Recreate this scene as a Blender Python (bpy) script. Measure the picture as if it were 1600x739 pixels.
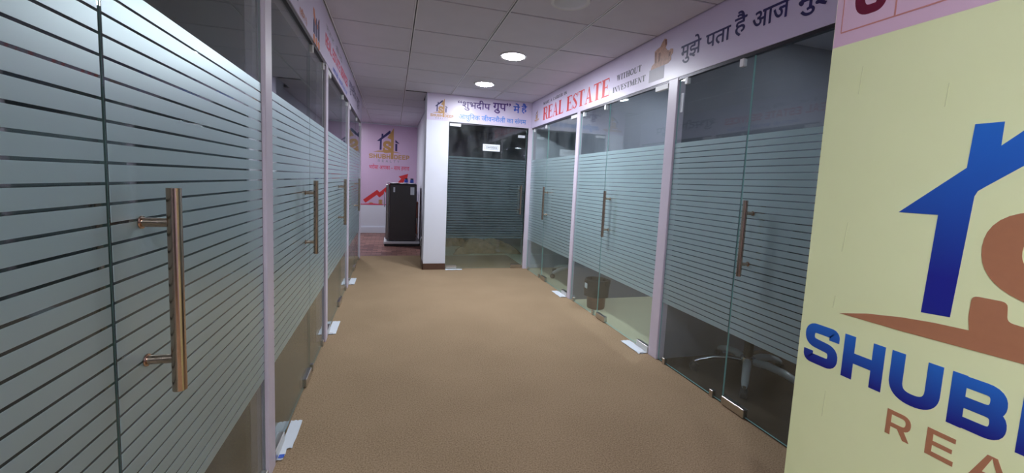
import bpy, math, random
from mathutils import Matrix, Vector
random.seed(7)
SC = bpy.context.scene
COL = SC.collection
for o in list(bpy.data.objects):
    bpy.data.objects.remove(o)

# ------------------------------------------------------------------ camera, world, exposure
XL, XR = -0.4666, 1.900          # corridor faces of the posts, left and right
ZD, ZC = 2.045, 2.406            # door head, ceiling
YC, YB = 5.742, 9.63             # conference wall, back wall
YREAR = -3.2                     # wall behind the camera
GL, GR, GC = XL - 0.018, XR + 0.018, YC + 0.03   # glass planes

cam_data = bpy.data.cameras.new('camera')
cam = bpy.data.objects.new('camera', cam_data)
COL.objects.link(cam)
yaw, pitch, roll = 0.2841, -0.0940, 0.0452
Fv = Vector((math.sin(yaw) * math.cos(pitch), math.cos(yaw) * math.cos(pitch), math.sin(pitch)))
R0 = Vector((math.cos(yaw), -math.sin(yaw), 0))
U0 = R0.cross(Fv)
Rv = R0 * math.cos(roll) + U0 * math.sin(roll)
Uv = U0 * math.cos(roll) - R0 * math.sin(roll)
mw = Matrix((Rv, Uv, -Fv)).transposed().to_4x4()
mw.translation = (0, 0, 1.2645)
cam.matrix_world = mw
cam_data.sensor_width = 36
cam_data.lens = 643.79 / 1600 * 36
cam_data.shift_y = -24.23 / 1600
cam_data.clip_start = 0.02
SC.camera = cam

world = bpy.data.worlds.new('world')
SC.world = world
world.use_nodes = True
world.node_tree.nodes['Background'].inputs[0].default_value = (0.5, 0.55, 0.65, 1)
world.node_tree.nodes['Background'].inputs[1].default_value = 0.02
SC.view_settings.view_transform = 'Standard'
SC.view_settings.look = 'None'
SC.view_settings.gamma = 1.0
SC.view_settings.use_curve_mapping = False
SC.view_settings.exposure = 3.55
LAMP = 26.0                      # emission of one lit downlight diffuser
LAMP_COL = (0.885, 0.93, 1.0)

# ------------------------------------------------------------------ materials
def srgb(r, g, b):
    f = lambda c: c / 12.92 if c <= 0.04045 else ((c + 0.055) / 1.055) ** 2.4
    return (f(r / 255), f(g / 255), f(b / 255), 1)

def new_mat(name):
    m = bpy.data.materials.new(name)
    m.use_nodes = True
    m.node_tree.nodes.clear()
    return m, m.node_tree.nodes, m.node_tree.links

def pmat(name, col, rough=0.5, metal=0.0, noise=0.0, nscale=20.0, bump=0.0, bscale=200.0, spec=0.5, coat=0.0):
    m, N, L = new_mat(name)
    out = N.new('ShaderNodeOutputMaterial')
    p = N.new('ShaderNodeBsdfPrincipled')
    L.new(p.outputs[0], out.inputs[0])
    p.inputs['Base Color'].default_value = col
    p.inputs['Roughness'].default_value = rough
    p.inputs['Metallic'].default_value = metal
    p.inputs['Specular IOR Level'].default_value = spec
    if coat:
        p.inputs['Coat Weight'].default_value = coat
        p.inputs['Coat Roughness'].default_value = 0.12
    tc = N.new('ShaderNodeTexCoord')
    if noise:
        n = N.new('ShaderNodeTexNoise')
        n.inputs['Scale'].default_value = nscale
        n.inputs['Detail'].default_value = 4
        L.new(tc.outputs['Object'], n.inputs['Vector'])
        r = N.new('ShaderNodeMapRange')
        r.inputs[1].default_value, r.inputs[2].default_value = 0.25, 0.75
        r.inputs[3].default_value, r.inputs[4].default_value = 1 - noise, 1 + noise
        L.new(n.outputs['Fac'], r.inputs[0])
        mx = N.new('ShaderNodeMix')
        mx.data_type = 'RGBA'
        mx.blend_type = 'MULTIPLY'
        mx.inputs[0].default_value = 1
        mx.inputs[6].default_value = col
        L.new(r.outputs[0], mx.inputs[7])
        L.new(mx.outputs[2], p.inputs['Base Color'])
    if bump:
        n2 = N.new('ShaderNodeTexNoise')
        n2.inputs['Scale'].default_value = bscale
        n2.inputs['Detail'].default_value = 3
        L.new(tc.outputs['Object'], n2.inputs['Vector'])
        b = N.new('ShaderNodeBump')
        b.inputs['Strength'].default_value = bump
        b.inputs['Distance'].default_value = 0.004
        L.new(n2.outputs['Fac'], b.inputs['Height'])
        L.new(b.outputs[0], p.inputs['Normal'])
    return m

def grad_mat(name, v0, v1, c0, c1, rough=0.4):
    """printed two-colour gradient along the local v (y) axis of a banner"""
    m, N, L = new_mat(name)
    out = N.new('ShaderNodeOutputMaterial')
    p = N.new('ShaderNodeBsdfPrincipled')
    p.inputs['Roughness'].default_value = rough
    L.new(p.outputs[0], out.inputs[0])
    tc = N.new('ShaderNodeTexCoord')
    s = N.new('ShaderNodeSeparateXYZ')
    L.new(tc.outputs['Object'], s.inputs[0])
    r = N.new('ShaderNodeMapRange')
    r.inputs[1].default_value, r.inputs[2].default_value = v0, v1
    L.new(s.outputs[1], r.inputs[0])
    mx = N.new('ShaderNodeMix')
    mx.data_type = 'RGBA'
    mx.inputs[6].default_value = c0
    mx.inputs[7].default_value = c1
    L.new(r.outputs[0], mx.inputs[0])
    L.new(mx.outputs[2], p.inputs['Base Color'])
    return m

def glass_mat():
    """thin clear architectural glass: tinted transparency with Fresnel reflection on each face"""
    m, N, L = new_mat('clear_glass')
    out = N.new('ShaderNodeOutputMaterial')
    tr = N.new('ShaderNodeBsdfTransparent')
    tr.inputs[0].default_value = (0.92, 0.965, 0.96, 1)
    gl = N.new('ShaderNodeBsdfGlossy')
    gl.inputs['Roughness'].default_value = 0.012
    gl.inputs[0].default_value = (0.92, 0.97, 0.97, 1)
    geo = N.new('ShaderNodeNewGeometry')
    d = N.new('ShaderNodeVectorMath')
    d.operation = 'DOT_PRODUCT'
    L.new(geo.outputs['Incoming'], d.inputs[0])
    L.new(geo.outputs['Normal'], d.inputs[1])
    a = N.new('ShaderNodeMath'); a.operation = 'ABSOLUTE'
    L.new(d.outputs['Value'], a.inputs[0])
    s = N.new('ShaderNodeMath'); s.operation = 'SUBTRACT'; s.inputs[0].default_value = 1.0
    L.new(a.outputs[0], s.inputs[1])
    pw = N.new('ShaderNodeMath'); pw.operation = 'POWER'; pw.inputs[1].default_value = 5.0
    L.new(s.outputs[0], pw.inputs[0])
    ma = N.new('ShaderNodeMath'); ma.operation = 'MULTIPLY_ADD'
    ma.inputs[1].default_value, ma.inputs[2].default_value = 0.955, 0.045
    L.new(pw.outputs[0], ma.inputs[0])
    mix = N.new('ShaderNodeMixShader')
    L.new(ma.outputs[0], mix.inputs[0])
    L.new(tr.outputs[0], mix.inputs[1])
    L.new(gl.outputs[0], mix.inputs[2])
    # faint dust and wipe marks on the pane
    tc = N.new('ShaderNodeTexCoord')
    mp = N.new('ShaderNodeMapping'); mp.inputs['Scale'].default_value = (3.0, 1.3, 1.0)
    nz = N.new('ShaderNodeTexNoise'); nz.inputs['Scale'].default_value = 2.5; nz.inputs['Detail'].default_value = 5
    nz.inputs['Distortion'].default_value = 0.6
    L.new(tc.outputs['Object'], mp.inputs[0]); L.new(mp.outputs[0], nz.inputs['Vector'])
    mr = N.new('ShaderNodeMapRange')
    mr.inputs[1].default_value, mr.inputs[2].default_value = 0.35, 0.75
    mr.inputs[3].default_value, mr.inputs[4].default_value = 0.003, 0.032
    L.new(nz.outputs['Fac'], mr.inputs[0])
    df = N.new('ShaderNodeBsdfDiffuse'); df.inputs[0].default_value = (0.75, 0.8, 0.85, 1)
    dm = N.new('ShaderNodeMixShader')
    L.new(mr.outputs[0], dm.inputs[0]); L.new(mix.outputs[0], dm.inputs[1]); L.new(df.outputs[0], dm.inputs[2])
    L.new(dm.outputs[0], out.inputs[0])
    return m

def film_mat(name, clear):
    m, N, L = new_mat(name)
    out = N.new('ShaderNodeOutputMaterial')
    df = N.new('ShaderNodeBsdfDiffuse')
    tl = N.new('ShaderNodeBsdfTranslucent')
    tr = N.new('ShaderNodeBsdfTransparent')
    df.inputs[0].default_value = FILM
    tl.inputs[0].default_value = (0.74, 0.90, 0.93, 1)
    tr.inputs[0].default_value = (0.80, 0.87, 0.90, 1)
    m0 = N.new('ShaderNodeMixShader'); m0.inputs[0].default_value = 0.55
    L.new(df.outputs[0], m0.inputs[1]); L.new(tl.outputs[0], m0.inputs[2])
    # satin sheen of the film, stronger at grazing angles
    gl = N.new('ShaderNodeBsdfGlossy')
    gl.inputs[0].default_value = (0.84, 0.98, 1.0, 1)
    gl.inputs['Roughness'].default_value = 0.35
    geo = N.new('ShaderNodeNewGeometry')
    d = N.new('ShaderNodeVectorMath'); d.operation = 'DOT_PRODUCT'
    L.new(geo.outputs['Incoming'], d.inputs[0]); L.new(geo.outputs['Normal'], d.inputs[1])
    ab = N.new('ShaderNodeMath'); ab.operation = 'ABSOLUTE'; L.new(d.outputs['Value'], ab.inputs[0])
    sb = N.new('ShaderNodeMath'); sb.operation = 'SUBTRACT'; sb.inputs[0].default_value = 1.0; L.new(ab.outputs[0], sb.inputs[1])
    pw = N.new('ShaderNodeMath'); pw.operation = 'POWER'; pw.inputs[1].default_value = 2.3; L.new(sb.outputs[0], pw.inputs[0])
    ma = N.new('ShaderNodeMath'); ma.operation = 'MULTIPLY_ADD'
    ma.inputs[1].default_value, ma.inputs[2].default_value = 0.95, 0.05
    L.new(pw.outputs[0], ma.inputs[0])
    m1 = N.new('ShaderNodeMixShader')
    L.new(ma.outputs[0], m1.inputs[0]); L.new(m0.outputs[0], m1.inputs[1]); L.new(gl.outputs[0], m1.inputs[2])
    m2 = N.new('ShaderNodeMixShader'); m2.inputs[0].default_value = clear
    L.new(m1.outputs[0], m2.inputs[1]); L.new(tr.outputs[0], m2.inputs[2])
    L.new(m2.outputs[0], out.inputs[0])
    return m

def emit_mat(name, col, strength):
    m, N, L = new_mat(name)
    out = N.new('ShaderNodeOutputMaterial')
    e = N.new('ShaderNodeEmission')
    e.inputs[0].default_value = (*col, 1)
    e.inputs[1].default_value = strength
    L.new(e.outputs[0], out.inputs[0])
    return m

def carpet_mat():
    m, N, L = new_mat('carpet')
    out = N.new('ShaderNodeOutputMaterial')
    p = N.new('ShaderNodeBsdfPrincipled')
    p.inputs['Roughness'].default_value = 0.95
    p.inputs['Specular IOR Level'].default_value = 0.1
    L.new(p.outputs[0], out.inputs[0])
    tc = N.new('ShaderNodeTexCoord')
    n1 = N.new('ShaderNodeTexNoise'); n1.inputs['Scale'].default_value = 140; n1.inputs['Detail'].default_value = 5
    n1.inputs['Roughness'].default_value = 0.7
    n2 = N.new('ShaderNodeTexNoise'); n2.inputs['Scale'].default_value = 2.2; n2.inputs['Detail'].default_value = 5
    for n in (n1, n2):
        L.new(tc.outputs['Object'], n.inputs['Vector'])
    ad = N.new('ShaderNodeMath'); ad.operation = 'MULTIPLY_ADD'; ad.inputs[1].default_value = 0.14
    L.new(n2.outputs['Fac'], ad.inputs[0]); L.new(n1.outputs['Fac'], ad.inputs[2])
    r = N.new('ShaderNodeValToRGB')
    r.color_ramp.elements[0].position = 0.37
    r.color_ramp.elements[0].color = CARPET[0]
    r.color_ramp.elements[1].position = 0.78
    r.color_ramp.elements[1].color = CARPET[1]
    L.new(ad.outputs[0], r.inputs[0])
    L.new(r.outputs[0], p.inputs['Base Color'])
    b = N.new('ShaderNodeBump'); b.inputs['Strength'].default_value = 0.3; b.inputs['Distance'].default_value = 0.003
    L.new(n1.outputs['Fac'], b.inputs['Height']); L.new(b.outputs[0], p.inputs['Normal'])
    return m

def plank_mat():
    m, N, L = new_mat('lobby_planks')
    out = N.new('ShaderNodeOutputMaterial')
    p = N.new('ShaderNodeBsdfPrincipled')
    p.inputs['Roughness'].default_value = 0.45
    L.new(p.outputs[0], out.inputs[0])
    tc = N.new('ShaderNodeTexCoord')
    br = N.new('ShaderNodeTexBrick')
    br.inputs['Color1'].default_value = srgb(170, 124, 112)
    br.inputs['Color2'].default_value = srgb(112, 74, 68)
    br.inputs['Mortar'].default_value = srgb(60, 38, 36)
    br.inputs['Scale'].default_value = 1.0
    br.inputs['Brick Width'].default_value = 0.16
    br.inputs['Row Height'].default_value = 0.11
    br.inputs['Mortar Size'].default_value = 0.004
    br.inputs['Bias'].default_value = 0.1
    L.new(tc.outputs['Object'], br.inputs['Vector'])
    L.new(br.outputs['Color'], p.inputs['Base Color'])
    return m

def wood_mat(name, c0, c1, scale=(2, 2, 14)):
    m, N, L = new_mat(name)
    out = N.new('ShaderNodeOutputMaterial')
    p = N.new('ShaderNodeBsdfPrincipled')
    p.inputs['Roughness'].default_value = 0.45
    L.new(p.outputs[0], out.inputs[0])
    tc = N.new('ShaderNodeTexCoord')
    mp = N.new('ShaderNodeMapping'); mp.inputs['Scale'].default_value = scale
    n = N.new('ShaderNodeTexNoise'); n.inputs['Scale'].default_value = 4; n.inputs['Detail'].default_value = 6
    L.new(tc.outputs['Object'], mp.inputs[0]); L.new(mp.outputs[0], n.inputs['Vector'])
    mx = N.new('ShaderNodeMix'); mx.data_type = 'RGBA'
    mx.inputs[6].default_value = c0; mx.inputs[7].default_value = c1
    L.new(n.outputs['Fac'], mx.inputs[0]); L.new(mx.outputs[2], p.inputs['Base Color'])
    return m

CARPET = (srgb(124, 104, 80), srgb(188, 162, 132))
FILM = (0.52, 0.61, 0.64, 1)
M = {}
M['carpet'] = carpet_mat()
M['planks'] = plank_mat()
M['cream_floor'] = pmat('cream_floor', srgb(205, 200, 170), 0.3, noise=0.05, nscale=3)
M['dark_floor'] = pmat('dark_floor', srgb(72, 56, 42), 0.8, noise=0.2, nscale=60)
M['tile'] = pmat('ceiling_tile', srgb(206, 202, 214), 0.85, noise=0.03, nscale=3, bump=0.15, bscale=400)
M['runner'] = pmat('grid_runner', srgb(222, 220, 226), 0.3)
M['reveal'] = pmat('grid_reveal', srgb(96, 90, 96), 0.5)  # dark grey paints in the shade of the gaps between tiles
M['void'] = pmat('ceiling_void', srgb(70, 66, 70), 0.9)
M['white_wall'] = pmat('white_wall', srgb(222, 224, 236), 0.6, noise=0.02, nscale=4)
M['lavender'] = pmat('lavender_paint', srgb(206, 196, 216), 0.6, noise=0.02, nscale=4)
M['grey_wall'] = pmat('grey_wall', srgb(118, 121, 134), 0.7, noise=0.03, nscale=5)
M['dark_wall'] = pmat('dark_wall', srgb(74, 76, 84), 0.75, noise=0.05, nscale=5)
M['post'] = pmat('post_paint', srgb(214, 204, 220), 0.35, noise=0.02, nscale=8)
M['channel'] = pmat('dark_channel', srgb(52, 50, 56), 0.35, 0.6)
M['skirting'] = wood_mat('skirting', srgb(74, 50, 42), srgb(104, 74, 60), (6, 6, 30))
M['banner'] = pmat('banner_vinyl', srgb(208, 197, 222), 0.34, noise=0.025, nscale=2.5, spec=0.6)
M['wall_print'] = pmat('pink_print', srgb(206, 176, 206), 0.32, noise=0.05, nscale=1.5)
M['navy'] = pmat('navy_ink', srgb(40, 30, 92), 0.4)
M['blue'] = pmat('blue_ink', srgb(40, 88, 196), 0.4)
M['lightblue'] = pmat('light_blue_ink', srgb(66, 130, 214), 0.4)
M['purple'] = pmat('purple_ink', srgb(74, 40, 120), 0.4)
M['red'] = pmat('red_ink', srgb(206, 48, 52), 0.4)
M['crimson'] = pmat('crimson_ink', srgb(214, 60, 92), 0.4)
M['gold'] = pmat('gold_ink', srgb(186, 140, 84), 0.4)
M['orange'] = pmat('orange_ink', srgb(214, 120, 66), 0.4)
M['black'] = pmat('black_ink', srgb(44, 42, 58), 0.4)
M['grey_ink'] = pmat('grey_ink', srgb(150, 146, 160), 0.4)
M['steel'] = pmat('brushed_steel', srgb(200, 196, 190), 0.28, 1.0)
M['bronze'] = pmat('bronze_metal', srgb(190, 166, 148), 0.17, 1.0, noise=0.06, nscale=40)
M['glass'] = glass_mat()
M['edge'] = pmat('glass_edge', srgb(96, 124, 120), 0.15, spec=0.6)
M['edge_lit'] = pmat('lit_glass_edge', srgb(150, 200, 196), 0.12, spec=0.7)  # lighter copy of the edge colour, with the light these edges catch painted in
M['film'] = film_mat('frosted_film', 0.08)
M['film_sheer'] = film_mat('sheer_frosted_film', 0.12)
M['film_thin'] = film_mat('thin_frosted_film', 0.86)
M['paper'] = pmat('white_paper', srgb(226, 232, 240), 0.7)
M['plastic_white'] = pmat('white_plastic', srgb(226, 226, 230), 0.4)
M['ring'] = pmat('light_ring', srgb(214, 212, 214), 0.4)
M['lit'] = emit_mat('lit_diffuser', LAMP_COL, LAMP)
M['dim'] = emit_mat('dim_diffuser', LAMP_COL, LAMP * 0.68)
M['faint'] = emit_mat('fill_diffuser', LAMP_COL, LAMP * 0.22)
M['unlit'] = pmat('unlit_diffuser', srgb(200, 198, 204), 0.35)
M['yellow'] = pmat('yellow_board', srgb(236, 245, 188), 0.42, noise=0.02, nscale=3)
M['pinkband'] = pmat('pink_band', srgb(222, 190, 206), 0.42, noise=0.02, nscale=3)
M['scuff'] = pmat('scuffed_print', srgb(220, 228, 172), 0.6)
M['maroon'] = pmat('maroon_ink', srgb(108, 26, 52), 0.4)
M['salmon'] = pmat('salmon_ink', srgb(206, 140, 130), 0.4)
M['copper_ink'] = pmat('copper_ink', srgb(178, 122, 88), 0.4, noise=0.03, nscale=60)
M['board_core'] = pmat('board_core', srgb(214, 208, 196), 0.7)
M['text_grad'] = grad_mat('blue_letter_gradient', 0.80, 0.915, srgb(28, 34, 134), srgb(40, 112, 204))
M['house_grad'] = grad_mat('blue_house_gradient', 1.10, 1.42, srgb(30, 36, 142), srgb(42, 112, 206))
M['fridge_side'] = pmat('fridge_side', srgb(66, 62, 64), 0.38)
M['fridge_door'] = pmat('fridge_door', srgb(150, 148, 150), 0.3, 0.6)
M['black_plastic'] = pmat('black_plastic', srgb(26, 26, 30), 0.4)
M['black_bag'] = pmat('black_bag', srgb(16, 17, 20), 0.6, bump=0.6, bscale=40)
M['bin_wood'] = wood_mat('bin_wood', srgb(86, 54, 44), srgb(134, 92, 72), (10, 10, 4))
M['chrome'] = pmat('chrome', srgb(214, 216, 220), 0.15, 1.0)
M['wrap'] = pmat('plastic_wrap', srgb(206, 212, 216), 0.22, bump=0.8, bscale=60)
M['black_mesh'] = pmat('black_fabric', srgb(34, 34, 38), 0.8, noise=0.15, nscale=150)
M['sackcloth'] = pmat('sackcloth', srgb(150, 126, 92), 0.9, noise=0.18, nscale=18, bump=0.4, bscale=120)
M['desk'] = wood_mat('desk_laminate', srgb(120, 92, 70), srgb(158, 126, 98))
M['blue_plastic'] = pmat('blue_plastic', srgb(34, 62, 160), 0.35)
M['brown_wood'] = wood_mat('brown_wood', srgb(92, 44, 34), srgb(128, 70, 52))
M['statue'] = pmat('statue_print', srgb(178, 132, 112), 0.4, noise=0.3, nscale=45)
M['statue_dark'] = pmat('statue_shade_print', srgb(120, 70, 58), 0.4, noise=0.25, nscale=50)
M['plinth'] = pmat('plinth_print', srgb(150, 142, 158), 0.4)

# ------------------------------------------------------------------ mesh helpers
class MB:
    def __init__(self):
        self.v, self.f, self.m = [], [], []
    def add(self, vs, fs, mi=0):
        k = len(self.v)
        self.v += [tuple(p) for p in vs]
        self.f += [tuple(i + k for i in f) for f in fs]
        self.m += [mi] * len(fs)
        return self
    def box(self, a, b, mi=0, ends=None):
        x0, y0, z0 = a; x1, y1, z1 = b
        vs = [(x0, y0, z0), (x1, y0, z0), (x1, y1, z0), (x0, y1, z0), (x0, y0, z1), (x1, y0, z1), (x1, y1, z1), (x0, y1, z1)]
        self.add(vs, [(3, 2, 1, 0), (4, 5, 6, 7)], mi)
        self.add(vs, [(0, 1, 5, 4), (1, 2, 6, 5), (2, 3, 7, 6), (3, 0, 4, 7)], mi if ends is None else ends)
        return self
    def cbox(self, a, b, c, mi=0):
        """box with chamfered vertical (z) edges and top/bottom edges"""
        x0, y0, z0 = a; x1, y1, z1 = b
        def ring(i, z):
            X0, X1, Y0, Y1 = x0 + i, x1 - i, y0 + i, y1 - i
            return [(X0 + c, Y0, z), (X1 - c, Y0, z), (X1, Y0 + c, z), (X1, Y1 - c, z), (X1 - c, Y1, z), (X0 + c, Y1, z), (X0, Y1 - c, z), (X0, Y0 + c, z)]
        rings = [ring(c * .7, z0), ring(0, z0 + c), ring(0, z1 - c), ring(c * .7, z1)]
        vs = sum(rings, [])
        fs = [tuple(range(7, -1, -1)), tuple(range(24, 32))]
        for k in range(3):
            for i in range(8):
                j = (i + 1) % 8
                fs.append((k * 8 + i, k * 8 + j, k * 8 + 8 + j, k * 8 + 8 + i))
        return self.add(vs, fs, mi)
    def prism(self, pts, z0, z1, mi=0):
        """polygon in the xy plane (any winding) extruded along z"""
        A = sum(pts[i][0] * pts[(i + 1) % len(pts)][1] - pts[(i + 1) % len(pts)][0] * pts[i][1] for i in range(len(pts)))
        if A < 0:
            pts = pts[::-1]
        n = len(pts)
        vs = [(p[0], p[1], z0) for p in pts] + [(p[0], p[1], z1) for p in pts]
        fs = [tuple(range(n - 1, -1, -1)), tuple(range(n, 2 * n))] + [(i, (i + 1) % n, n + (i + 1) % n, n + i) for i in range(n)]
        return self.add(vs, fs, mi)
    def stroke(self, path, w, z0, z1, mi=0):
        """ribbon along a 2D path; w is a width or a list of widths"""
        n = len(path)
        ws = w if isinstance(w, (list, tuple)) else [w] * n
        Lp, Rp = [], []
        for i in range(n):
            a = Vector(path[max(i - 1, 0)]); b = Vector(path[min(i + 1, n - 1)]); p = Vector(path[i])
            if 0 < i < n - 1:
                d1 = (p - a).normalized(); d2 = (b - p).normalized()
                t = (d1 + d2).normalized()
                k = 1 / max(0.45, t.dot(d1))
            else:
                t = (b - a).normalized(); k = 1
            nn = Vector((-t.y, t.x)) * ws[i] * 0.5 * k
            Lp.append(tuple(p + nn)); Rp.append(tuple(p - nn))
        vs = [(x, y, z1) for x, y in Rp] + [(x, y, z1) for x, y in Lp] + [(x, y, z0) for x, y in Rp] + [(x, y, z0) for x, y in Lp]
        fs = []
        for i in range(n - 1):
            fs += [(i, i + 1, n + i + 1, n + i), (2 * n + i, 3 * n + i, 3 * n + i + 1, 2 * n + i + 1),
                   (i, 2 * n + i, 2 * n + i + 1, i + 1), (n + i, n + i + 1, 3 * n + i + 1, 3 * n + i)]
        fs += [(0, n, 3 * n, 2 * n), (n - 1, 3 * n - 1, 4 * n - 1, 2 * n - 1)]
        return self.add(vs, fs, mi)
    def tube(self, path, r, seg=12, mi=0, cap=True):
        rs = r if isinstance(r, (list, tuple)) else [r] * len(path)
        P = [Vector(p) for p in path]
        up = Vector((0, 0, 1))
        t0 = (P[1] - P[0]).normalized()
        if abs(t0.dot(up)) > 0.95:
            up = Vector((1, 0, 0))
        vs = []
        for i, p in enumerate(P):
            t = (P[min(i + 1, len(P) - 1)] - P[max(i - 1, 0)]).normalized()
            s = t.cross(up).normalized(); q = s.cross(t).normalized()
            for k in range(seg):
                a = 2 * math.pi * k / seg
                vs.append(p + (s * math.cos(a) + q * math.sin(a)) * rs[i])
        fs = []
        for i in range(len(P) - 1):
            for k in range(seg):
                j = (k + 1) % seg
                fs.append((i * seg + k, i * seg + j, (i + 1) * seg + j, (i + 1) * seg + k))
        if cap:
            fs.append(tuple(range(seg - 1, -1, -1)))
            fs.append(tuple(range((len(P) - 1) * seg, len(P) * seg)))
        fs = [tuple(reversed(f)) for f in fs]
        return self.add(vs, fs, mi)
    def lathe(self, prof, seg=24, mi=0, c=(0, 0, 0), wob=None):
        vs = []
        for i, (r, z) in enumerate(prof):
            for k in range(seg):
                a = 2 * math.pi * k / seg
                rr = r * (wob(i, a) if wob else 1)
                vs.append((c[0] + rr * math.cos(a), c[1] + rr * math.sin(a), c[2] + z))
        fs = []
        for i in range(len(prof) - 1):
            for k in range(seg):
                j = (k + 1) % seg
                fs.append((i * seg + k, i * seg + j, (i + 1) * seg + j, (i + 1) * seg + k))
        fs.append(tuple(range(seg - 1, -1, -1)))
        fs.append(tuple(range((len(prof) - 1) * seg, len(prof) * seg)))
        return self.add(vs, fs, mi)
    def mesh(self, name, *mats, smooth=False):
        me = bpy.data.meshes.new(name)
        me.from_pydata(self.v, [], self.f)
        for mt in mats:
            me.materials.append(M[mt])
        if len(mats) > 1:
            me.polygons.foreach_set('material_index', self.m)
        if smooth:
            me.polygons.foreach_set('use_smooth', [True] * len(me.polygons))
            me.set_sharp_from_angle(angle=math.radians(40))
        me.update()
        return me
    def build(self, name, mats, parent=None, smooth=False):
        mats = (mats,) if isinstance(mats, str) else mats
        return link(name, self.mesh(name, *mats, smooth=smooth), parent)

def link(name, data, parent=None):
    o = bpy.data.objects.new(name, data)
    COL.objects.link(o)
    o.parent = parent
    return o

def tag(o, label=None, cat=None, group=None, kind=None):
    if label: o['label'] = label
    if cat: o['category'] = cat
    if group: o['group'] = group
    if kind: o['kind'] = kind
    return o

def empty(name, loc=(0, 0, 0), rz=0):
    o = link(name, None)
    o.empty_display_size = 0.05
    o.location = loc
    o.rotation_euler = (0, 0, rz)
    return o

def struct(name, mb, mat, label):
    return tag(mb.build(name, mat), label, kind='structure')

def sbox(name, a, b, mat, label):
    return struct(name, MB().box(a, b), mat, label)

# frames of the vertical planes: local x = reading direction, y = up, z = out of the wall
def frame_right(x): return Matrix(((0, 0, -1, x), (-1, 0, 0, 0), (0, 1, 0, 0), (0, 0, 0, 1)))
def frame_left(x): return Matrix(((0, 0, 1, x), (1, 0, 0, 0), (0, 1, 0, 0), (0, 0, 0, 1)))
def frame_front(y): return Matrix(((1, 0, 0, 0), (0, 0, -1, y), (0, 1, 0, 0), (0, 0, 0, 1)))

# ------------------------------------------------------------------ structure: floors
XRW = 4.0      # far wall of the right-hand cabins
XLW = -2.6     # far wall of the left-hand cabins
YL4 = 6.66     # end of the left-hand row
sbox('floor', (GL, YREAR, -0.05), (GR, 6.8, 0.0), 'carpet', 'brown carpet of the corridor')
sbox('floor_lobby', (XLW, 6.8, -0.05), (0.51, YB, 0.0), 'planks', 'dark red-brown block floor around the refrigerator')
sbox('floor_cabin_left', (XLW, YREAR, -0.06), (GL, YL4, -0.004), 'dark_floor', 'dark floor of the left cabins behind the striped glass')
sbox('floor_cabin_near', (GR, YREAR, -0.06), (XRW, 2.58, -0.004), 'dark_floor', 'dark brown floor under the wrapped office chair')
sbox('floor_cabin_right', (GR, 2.58, -0.06), (XRW, YC + 0.05, -0.004), 'cream_floor', 'cream floor of the right cabin with the waste bin')
sbox('floor_conference', (0.51, YC + 0.05, -0.06), (XRW, YB, -0.002), 'cream_floor', 'cream floor of the dark conference room')
sbox('floor_lobby_edge', (XLW, YL4, -0.055), (GL, 6.8, -0.001), 'planks', 'strip of block floor at the end of the left cabins')

# ------------------------------------------------------------------ structure: walls
sbox('wall_back', (XLW - .1, YB, -0.05), (0.56, YB + 0.1, ZC + .15), 'white_wall', 'white back wall below the pink wall print')
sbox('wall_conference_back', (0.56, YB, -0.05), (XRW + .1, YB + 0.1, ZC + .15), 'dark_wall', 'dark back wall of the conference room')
sbox('wall_rear', (XLW - .1, YREAR - 0.1, -0.05), (XRW + .1, YREAR, ZC + .15), 'dark_wall', 'dark wall at the corridor start')
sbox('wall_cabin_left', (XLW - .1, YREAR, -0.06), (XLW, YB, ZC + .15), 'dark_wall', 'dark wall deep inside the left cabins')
sbox('wall_cabin_right', (XRW, YREAR, -0.06), (XRW + .1, YB, ZC + .15), 'grey_wall', 'grey wall deep inside the right cabins')
sbox('wall_left', (GL - .06, YREAR, ZD), (XL - 0.003, YL4, ZC + .1), 'lavender', 'bulkhead above the left row of glass doors')
sbox('wall_right', (XR + 0.003, YREAR, ZD), (GR + .06, YC, ZC + .1), 'lavender', 'bulkhead above the right row of glass doors')
sbox('wall_left_rear', (GL - .06, YREAR, 0.0), (XL, 0.24, ZD), 'lavender', 'plain wall before the left glass doors begin')
sbox('wall_right_rear', (XR, YREAR, 0.0), (GR + .06, 0.94, ZD), 'lavender', 'plain wall behind the yellow board')
sbox('wall_lobby_left', (XLW, YL4 - 0.06, 0.0), (XL - 0.02, YL4, ZC + .1), 'white_wall', 'end wall of the left cabins facing the lobby')
sbox('wall_pillar', (0.42, YC, 0.0), (0.722, 6.1, ZC + .1), 'white_wall', 'white pillar left of the conference room door')
sbox('wall_conference', (0.722, YC, ZD), (XR + 0.003, YC + .09, ZC + .1), 'white_wall', 'bulkhead over the conference room door')
sbox('wall_conference_left', (0.51, 6.1, -0.002), (0.56, YB, ZC + .1), 'white_wall', 'white wall beside the refrigerator')
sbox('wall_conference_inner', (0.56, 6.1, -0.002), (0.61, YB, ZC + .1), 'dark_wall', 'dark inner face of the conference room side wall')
sbox('wall_conference_right', (XR, YC + 0.001, 0.0), (XRW, YC + .09, ZC + .1), 'white_wall', 'wall between the conference room and the last right cabin')
for i, (y, mt) in enumerate(((2.58, 'grey_wall'), (4.145, 'grey_wall'), (0.99, 'grey_wall'))):
    sbox('wall_partition_right_%d' % (i + 1), (GR + 0.02, y - .04, -0.004), (XRW, y + .04, ZC + .1), mt,
         ('partition between the dark near cabin and the cream-floored cabin', 'partition between the two far right cabins', 'partition behind the yellow board')[i])
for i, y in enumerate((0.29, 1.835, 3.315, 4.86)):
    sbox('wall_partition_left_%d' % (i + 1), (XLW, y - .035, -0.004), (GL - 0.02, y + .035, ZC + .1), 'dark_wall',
         ('partition before the nearest left cabin', 'partition after the nearest left cabin', 'partition after the second left cabin', 'partition after the third left cabin')[i])
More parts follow.
